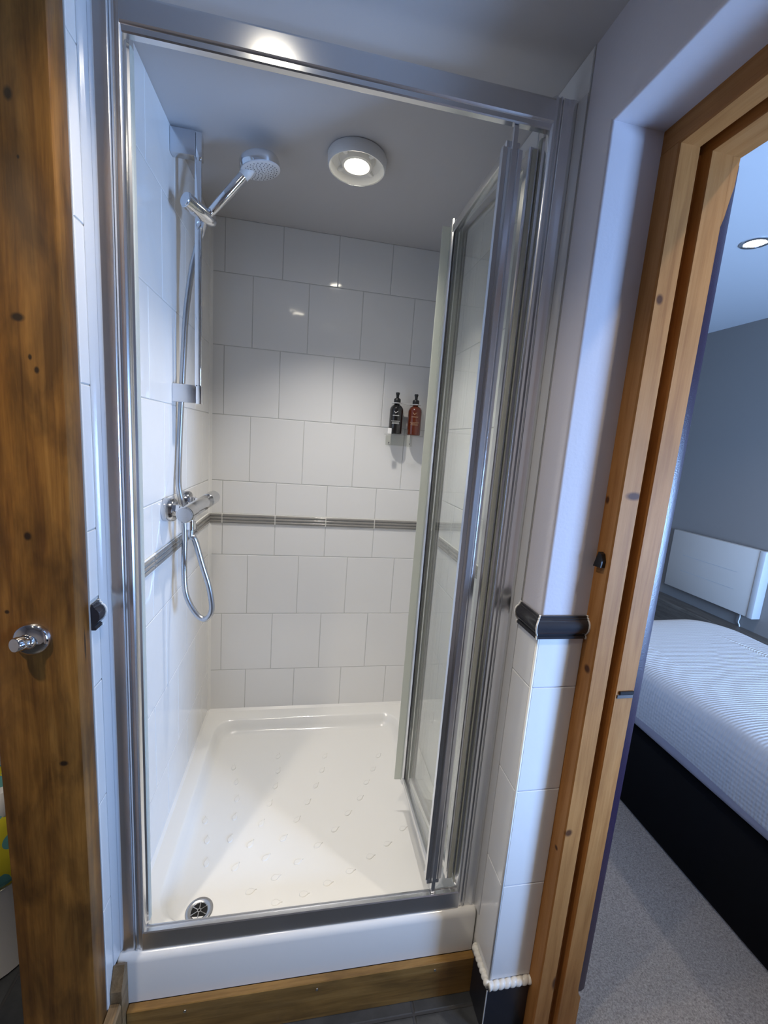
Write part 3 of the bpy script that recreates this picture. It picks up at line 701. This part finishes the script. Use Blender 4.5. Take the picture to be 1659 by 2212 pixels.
def bottle(x, body, ink, label, r):
    b = thing('pump_bottle', (x, BY, 1.2052), label, 'bottle', 'pump bottles in the clear wall holder')
    z = 1.2052
    bo = obj('bottle_body', lathe(new(), [(0.0, 0.0), (r - 0.004, 0.0), (r - 0.001, 0.0015), (r, 0.005), (r, 0.093), (r - 0.0015, 0.100), (r - 0.006, 0.107), (r - 0.011, 0.1105), (0.0125, 0.1125), (0.0105, 0.114), (0.0105, 0.122)], (x, BY, z), n=36), body, b, ang=50)
    obj('pump_collar', lathe(new(), [(0.0105, 0.1205), (0.0132, 0.1205), (0.0132, 0.133), (0.0115, 0.136), (0.0065, 0.139), (0.0, 0.139)], (x, BY, z), n=24), BLACK, b, ang=40)
    ph = obj('pump_head', lathe(new(), [(0.0, 0.139), (0.0055, 0.139), (0.0062, 0.150), (0.0078, 0.153), (0.0078, 0.158), (0.0065, 0.1595), (0.0, 0.160)], (x, BY, z), n=20), BLACK, b, ang=40)
    obj('spout', box(new(), x - 0.003, x + 0.003, BY - 0.016, BY - 0.003, z + 0.1535, z + 0.1585, 0.001), BLACK, ph)
    th0 = math.radians(-102.5)   # printed side turned a little to the left
    R2 = r + 0.0003
    def pt(s, h, e=0.0): a = th0 + s / r; return (x + (R2 + e) * math.cos(a), BY + (R2 + e) * math.sin(a), z + h)
    def quad(bm, p): 
        n = len(p); A = [bm.verts.new(pt(*q)) for q in p]; B = [bm.verts.new(pt(q[0], q[1], 0.0003)) for q in p]
        bm.faces.new(B)
        for i in range(n): bm.faces.new((A[i], A[(i + 1) % n], B[(i + 1) % n], B[i]))
    bm = new()
    quad(bm, [(-0.0095, 0.087), (-0.0065, 0.0868), (-0.0018, 0.0808), (-0.0025, 0.0780)])
    quad(bm, [(-0.0025, 0.0780), (-0.0018, 0.0808), (0.0040, 0.0862), (0.0095, 0.0885), (0.0055, 0.0850)])
    obj('logo_mark', bm, ink, bo)
    bm = new()
    def line(h, w, hh, n):
        st = w / n
        for i in range(n):
            s0 = -w / 2 + st * i; quad(bm, [(s0, h), (s0 + st * 0.72, h), (s0 + st * 0.72, h + hh), (s0, h + hh)])
    line(0.0690, 0.026, 0.0036, 9)
    line(0.0480, 0.036, 0.0022, 15); line(0.0435, 0.028, 0.0022, 12); line(0.0390, 0.030, 0.0022, 12)
    tag(obj('label_print', bm, ink, bo), kind='stuff')
bottle(BL, mat('black_bottle', (0.010, 0.009, 0.009), 0.12, coat=0.4), mat('pale_ink', (0.55, 0.55, 0.53), 0.5), 'black pump bottle with pale print in the wall holder', 0.0262)
bottle(BR, mat('amber_bottle', (0.115, 0.020, 0.006), 0.12, coat=0.4), mat('tan_ink', (0.40, 0.24, 0.14), 0.5), 'reddish brown pump bottle with a black pump in the wall holder', 0.0268)

# ------------------------------------------------------------------ timber post with a hook
bm = box(new(), -0.130, -0.0005, -0.961, -0.9145, FL, CE)
bmesh.ops.recalc_face_normals(bm, faces=bm.faces)
bmesh.ops.subdivide_edges(bm, edges=[e for e in bm.edges if abs(e.verts[0].co.z - e.verts[1].co.z) > 1], cuts=40)
bmesh.ops.bevel(bm, geom=[e for e in bm.edges if abs(e.verts[0].co.z - e.verts[1].co.z) > 0.01], offset=0.004, segments=2, profile=0.5, affect='EDGES')
for v in bm.verts:
    v.co.x += 0.0012 * math.sin(v.co.z * 5.1 + 1.0) * (1 if v.co.x < -0.06 else 0.4) - (0.0006 if v.co.x > -0.06 else 0); v.co.y += 0.0010 * math.sin(v.co.z * 4.3)
post = obj('timber_post', bm, POSTW, None, ang=40)
tag(post, 'aged dark brown oak post with a chrome hook at the left edge', 'post')
HK = Vector((-0.0665, -0.9615, 0.806))
hook = thing('robe_hook', HK, 'chrome robe hook screwed to the brown oak post', 'hook')
obj('hook_base', lathe(new(), [(0.0, 0.0), (0.0275, 0.0), (0.0275, 0.004), (0.0255, 0.008), (0.018, 0.012), (0.0, 0.0135)], HK, (0, -1, 0), 32), CHROME, hook, ang=40)
obj('hook_arm', tube(new(), catmull([HK + Vector((0.002, -0.008, 0)), HK + Vector((0.0, -0.012, -0.001)), HK + Vector((-0.003, -0.016, 0.0)), HK + Vector((-0.006, -0.020, 0.001))], 5), [0.0125] + [0.0115] * 6 + [0.0105] * 8 + [0.0105], 16), CHROME, hook, ang=50)
obj('hook_tip', lathe(new(), [(0.0, 0.0), (0.010, 0.0), (0.0118, 0.002), (0.0118, 0.012), (0.0105, 0.014), (0.0, 0.0145)], HK + Vector((-0.0045, -0.017, 0.001)), Vector((-0.40, -0.90, 0.12)), 24), CHROME, hook, ang=40)

# ------------------------------------------------------------------ bin with a dotted cloth behind the post
BC = Vector((-0.405, -0.625, FL))
bn = thing('waste_bin', BC, 'white bin standing behind the oak post at the left edge', 'bin')
obj('bin_body', lathe(new(), [(0.0, 0.0), (0.108, 0.0), (0.115, 0.006), (0.125, 0.262), (0.128, 0.268), (0.122, 0.268), (0.112, 0.01), (0.0, 0.01)], BC, n=40), WHITEP, bn, ang=40)
bm = new(); n = 48; rings = []
for rr_, h in ((0.124, 0.2700), (0.134, 0.296), (0.136, 0.36), (0.132, 0.42), (0.12, 0.455), (0.08, 0.472), (0.03, 0.468)):
    ring = []
    for k in range(n):
        a = 2 * PI * k / n; q = rr_ * (1 + 0.03 * math.sin(7 * a + h * 20) + 0.02 * math.sin(13 * a - h * 31))
        ring.append(bm.verts.new(BC + Vector((q * math.cos(a), q * math.sin(a), h + (0.012 * math.sin(4 * a + h * 9) if h > 0.28 else 0.002)))))
    rings.append(ring)
for a, b in zip(rings, rings[1:]):
    for k in range(n): bm.faces.new((a[k], a[(k + 1) % n], b[(k + 1) % n], b[k]))
bm.faces.new(rings[-1]); bm.faces.new(rings[0][::-1])
cl = obj('dotted_cloth', bm, YELLOW, None, smooth=True)
tag(cl, 'yellow cloth with teal dots bundled over the white bin', 'cloth')
bt = obj('white_bottle', lathe(new(), [(0.0, 0.0), (0.017, 0.0), (0.018, 0.002), (0.018, 0.05), (0.012, 0.062), (0.0, 0.064)], BC + Vector((0.085, -0.060, 0.455)), n=24), WHITEP, None, ang=40)
tag(bt, 'small white bottle sticking out of the yellow cloth', 'bottle')

# ------------------------------------------------------------------ door lining (doorway to the bedroom)
lin = struct('trim_2', prism(new(), [(0.957, DY0), (0.957, -1.000), (0.960, -1.003), (0.998, -1.002), (1.003, -0.997), (1.006, -0.985), (1.018, -0.985), (1.0195, -1.0035), (1.021, -1.005), (1.063, -1.005), (1.063, DY0)], 2, FL, 1.700), PINE, ang=30)
tag(lin, 'pale pine door lining around the bedroom doorway', 'door lining')
hdp = [(0.957, DZ), (0.957, 1.7015), (0.960, 1.6985), (0.998, 1.6995), (1.003, 1.704), (1.006, 1.716), (1.018, 1.716), (1.0195, 1.6975), (1.021, 1.696), (1.080, 1.696), (1.080, DZ)]
bm = new(); A = []; B = []
for x, z in hdp:
    A.append(bm.verts.new((x, DY0 - 0.0003, z))); B.append(bm.verts.new((x, DY1, z)))
n = len(A); bm.faces.new(A); bm.faces.new(B[::-1])
for i in range(n): bm.faces.new((A[i], A[(i + 1) % n], B[(i + 1) % n], B[i]))
obj('head_lining', bm, PINEY, lin, ang=30)
obj('near_jamb', prism(new(), [(0.957, DY1), (0.957, -1.823), (1.003, -1.823), (1.006, -1.838), (1.018, -1.838), (1.020, -1.818), (1.063, -1.818), (1.063, DY1)], 2, FL, 1.696), PINE, lin, ang=30)
obj('stop_end', prism(new(), [(1.0632, 1.585), (1.0675, 1.600), (1.0725, 1.630), (1.0765, 1.650), (1.078, 1.6955), (1.0632, 1.6955)], 1, -1.005, -0.9925), PINE, lin)
obj('stop_end', prism(new(), [(1.0632, -0.090), (1.066, -0.104), (1.073, -0.116), (1.074, FL), (1.0632, FL)], 1, -1.005, -0.9925), PINE, lin)
obj('painted_edge', prism(new(), [(1.0632, DY0), (1.0632, -0.992), (1.085, -0.9915), (1.096, -0.988), (1.0985, -0.984), (1.0985, DY0)], 2, -0.121, 1.6955), PURPLE, lin, ang=30)
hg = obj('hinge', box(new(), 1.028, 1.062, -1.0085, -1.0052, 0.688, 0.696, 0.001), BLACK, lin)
obj('hinge_shadow_gap', box(new(), 1.024, 1.062, -1.0068, -1.0052, 0.679, 0.6875, 0.0008), STEEL, lin)  # thin strip standing in for the shadow gap below the hinge
lt = obj('latch_keep', prism(new(), [(-0.970, 0.955), (-0.992, 0.957), (-0.993, 0.970), (-0.988, 0.984), (-0.980, 0.987)], 0, 0.947, 0.9568), BLACK, lin)

# ------------------------------------------------------------------ bedroom
bf = struct('floor_bedroom', box(new(), 0.957, 3.57, BSY, 1.50, FL - 0.05, FL), CARPET); tag(bf, 'grey carpet on the bedroom floor', 'carpet')
bc = struct('ceiling_bedroom', box(new(), BX, 3.57, BSY, 1.50, BCE, BCE + 0.06), BEDCEIL); tag(bc, 'pale bedroom ceiling with one bright downlight', 'ceiling')
WX = 3.57
be = struct('wall_bedroom_east', box(new(), WX, WX + 0.10, BSY - 0.10, 1.6, FL, BCE), BEDWALL); tag(be, 'grey bedroom wall carrying the white panel heater', 'wall')
bnw = struct('wall_bedroom_north', box(new(), BX, WX, 1.50, 1.60, FL, BCE), BEDWALL); tag(bnw, 'grey bedroom wall at the far end beyond the heater', 'wall')
bm = new()
for a, b, c, d in ((BX, WIN_X0, FL, BCE), (WIN_X1, WX, FL, BCE), (WIN_X0, WIN_X1, FL, WIN_Z0), (WIN_X0, WIN_X1, WIN_Z1, BCE)): box(bm, a, b, BSY - 0.10, BSY, c, d)
bsw = struct('wall_bedroom_south', bm, BEDWALL); tag(bsw, 'grey bedroom wall with the window behind the bed head', 'wall')
bww = struct('wall_bedroom_west', box(new(), BX - 0.1, BX, 0.10, 1.60, FL, BCE), BEDWALL); tag(bww, 'grey bedroom side of the bathroom partition', 'wall')
bm = new(); WY0, WY1 = BSY - 0.08, BSY - 0.03
box(bm, WIN_X0, WIN_X0 + 0.05, WY0, WY1, WIN_Z0, WIN_Z1); box(bm, WIN_X1 - 0.05, WIN_X1, WY0, WY1, WIN_Z0, WIN_Z1)
box(bm, WIN_X0 + 0.05, WIN_X1 - 0.05, WY0, WY1, WIN_Z0, WIN_Z0 + 0.05); box(bm, WIN_X0 + 0.05, WIN_X1 - 0.05, WY0, WY1, WIN_Z1 - 0.05, WIN_Z1)
wd = struct('window_1', bm, WHITEP)
tag(wd, 'white framed bedroom window letting in blue daylight', 'window')
obj('pane', box(new(), WIN_X0 + 0.05, WIN_X1 - 0.05, BSY - 0.057, BSY - 0.053, WIN_Z0 + 0.05, WIN_Z1 - 0.05), GLASS, wd)
# bed
BX0, BX1, BY0, BY1 = 1.715, 2.56, -2.02, 0.10
bed_ = thing('bed', ((BX0 + BX1) / 2, (BY0 + BY1) / 2, FL), 'bed with black divan base and white waffle cover beyond the doorway', 'bed')
obj('divan_base', box(new(), BX0, BX1, BY0, BY1 - 0.02, FL + 0.001, 0.088, 0.012, 2), DIVAN, bed_, ang=40)
obj('mattress', box(new(), BX0 + 0.004, BX1 - 0.004, BY0, BY1 - 0.03, 0.090, 0.335, 0.06, 4), SHEET, bed_, ang=50)
# cover: rounded box shell over the mattress with a slightly wavy hem
bm = new(); rings = []
prof_c = [(-0.010, 0.160), (-0.014, 0.20), (-0.016, 0.26), (-0.012, 0.31), (0.000, 0.345), (0.010, 0.357), (0.022, 0.365), (0.040, 0.3705), (0.065, 0.374), (0.10, 0.3765), (0.15, 0.378)]
K = 16
for ins, z in prof_c:
    ring = []
    for i, p in enumerate(rrect(BX0 + ins, BX1 - ins, BY0 + ins, BY1 - ins, max(0.20 - ins * 0.3, 0.03), z, K)): ring.append(p)
    rings.append(ring)
def dens(r, k=6):
    out = []
    for i, p in enumerate(r):
        q = r[(i + 1) % len(r)]; nn = 24 if i % K == K - 1 else 1
        for s in range(nn): t = s / nn; out.append(tuple(a + (b - a) * t for a, b in zip(p, q)))
    return out
rings = [dens(r) for r in rings]
VR = []
for j, r in enumerate(rings):
    VR.append([bm.verts.new((x, y, z + (0.008 * math.sin(i * 0.55) + 0.005 * math.sin(i * 0.21) if j == 0 else 0) + (0.006 * math.sin(y * 9 + x * 5) if j > 4 else 0))) for i, (x, y, z) in enumerate(r)])
for a, b in zip(VR, VR[1:]):
    for i in range(len(a)): bm.faces.new((a[i], a[(i + 1) % len(a)], b[(i + 1) % len(a)], b[i]))
bm.faces.new(VR[-1])
obj('waffle_cover', bm, COVER, bed_, smooth=True)
# heater
ht = thing('panel_heater', (3.52, 0.97, 0.128), 'white electric panel heater fixed on the grey bedroom wall', 'heater')
obj('heater_panel', box(new(), 3.50, 3.545, 0.635, 1.348, 0.128, 0.616, 0.004, 2), HEATER, ht, ang=40)
obj('end_cap', box(new(), 3.496, 3.5695, 0.592, 0.6345, 0.126, 0.618, 0.006, 2), HEATEND, ht, ang=40)
obj('mount_rail', box(new(), 3.546, 3.5695, 0.72, 1.28, 0.20, 0.54), DARKGASKET, ht)
for z in (0.29, 0.42): obj('panel_groove', box(new(), 3.4990, 3.5000, 0.76, 1.22, z, z + 0.003), mat('groove_grey', (0.42, 0.44, 0.45), 0.5), ht)
obj('power_cable', tube(new(), catmull([(3.555, 0.72, 0.13), (3.555, 0.715, 0.09), (3.557, 0.72, 0.05), (3.562, 0.71, 0.02), (3.565, 0.70, -0.10)], 6), 0.004, 8), WHITEP, ht, smooth=True)
brd = struct('baseboard_bedroom', box(new(), 3.40, 3.569, -1.2, 1.499, FL, 0.02, 0.004), DARKWOOD); tag(brd, 'low dark timber ledge along the wall below the heater', 'skirting')
# bedroom downlights: one in view, one added out of view for the carpet
def room_spot(t, c, e, col, size=120):
    L_ = bpy.data.lights.new('downlight_spot', 'SPOT'); L_.energy = e; L_.color = col; L_.spot_size = math.radians(size); L_.spot_blend = 0.8; L_.shadow_soft_size = 0.03
    lo = bpy.data.objects.new('downlight_spot', L_); COL.objects.link(lo); lo.location = (c.x, c.y, c.z - 0.012); lo.parent = t; lo.matrix_parent_inverse = Matrix.Translation(-t.location)
dlc = Vector((2.45, 0.18, BCE))
dl = thing('ceiling_downlight', dlc, 'bright recessed downlight in the bedroom ceiling', 'downlight')
obj('downlight_bezel', lathe(new(), [(0.062, -0.0005), (0.062, -0.004), (0.046, -0.006), (0.044, -0.0005)], dlc, n=32), CHROME, dl, ang=40)
obj('downlight_lamp', lathe(new(), [(0.044, -0.002), (0.0, -0.004)], dlc, n=28), mat('downlight_glow', (1, 1, 1), 0.4, emit=(1, 0.97, 0.92), estr=30), dl)
room_spot(dl, dlc, 38, (1.0, 0.90, 0.76))
carpet_fill_pos = Vector((1.42, -1.55, BCE))  # unseen lamp added to throw warm light on the carpet
carpet_fill = thing('ceiling_downlight', carpet_fill_pos, 'added unseen downlight in the bedroom ceiling brightening the carpet inside the doorway', 'downlight')
obj('downlight_bezel', lathe(new(), [(0.062, -0.0005), (0.062, -0.004), (0.046, -0.006), (0.044, -0.0005)], carpet_fill_pos, n=32), CHROME, carpet_fill, ang=40)
obj('downlight_lamp', lathe(new(), [(0.044, -0.002), (0.0, -0.004)], carpet_fill_pos, n=28), bpy.data.materials['downlight_glow'], carpet_fill)
room_spot(carpet_fill, carpet_fill_pos, 34, (1.0, 0.86, 0.68))

# ------------------------------------------------------------------ bathroom downlights above the viewer
for x, y, pw, lab in ((0.27, -1.06, 24, 'recessed downlight in the bathroom ceiling nearest the shower'), (-0.28, -1.50, 58, 'recessed downlight in the bathroom ceiling behind the oak post')):
    c = Vector((x, y, CE)); t = thing('bathroom_downlight', c, lab, 'downlight', 'bathroom ceiling downlights')
    obj('downlight_bezel', lathe(new(), [(0.048, -0.0005), (0.048, -0.004), (0.034, -0.006), (0.033, -0.0005)], c, n=32), WHITEP, t, ang=40)
    obj('downlight_lamp', lathe(new(), [(0.033, -0.002), (0.0, -0.003)], c, n=28), mat('spot_glow', (1, 1, 1), 0.4, emit=(1, 0.90, 0.72), estr=25), t)
    L_ = bpy.data.lights.new('bathroom_spot', 'SPOT'); L_.energy = pw; L_.color = (1.0, 0.88, 0.72); L_.spot_size = math.radians(120); L_.spot_blend = 0.8; L_.shadow_soft_size = 0.03
    lo = bpy.data.objects.new('bathroom_spot', L_); COL.objects.link(lo); lo.location = (x, y, CE - 0.008); lo.parent = t; lo.matrix_parent_inverse = Matrix.Translation(-t.location)
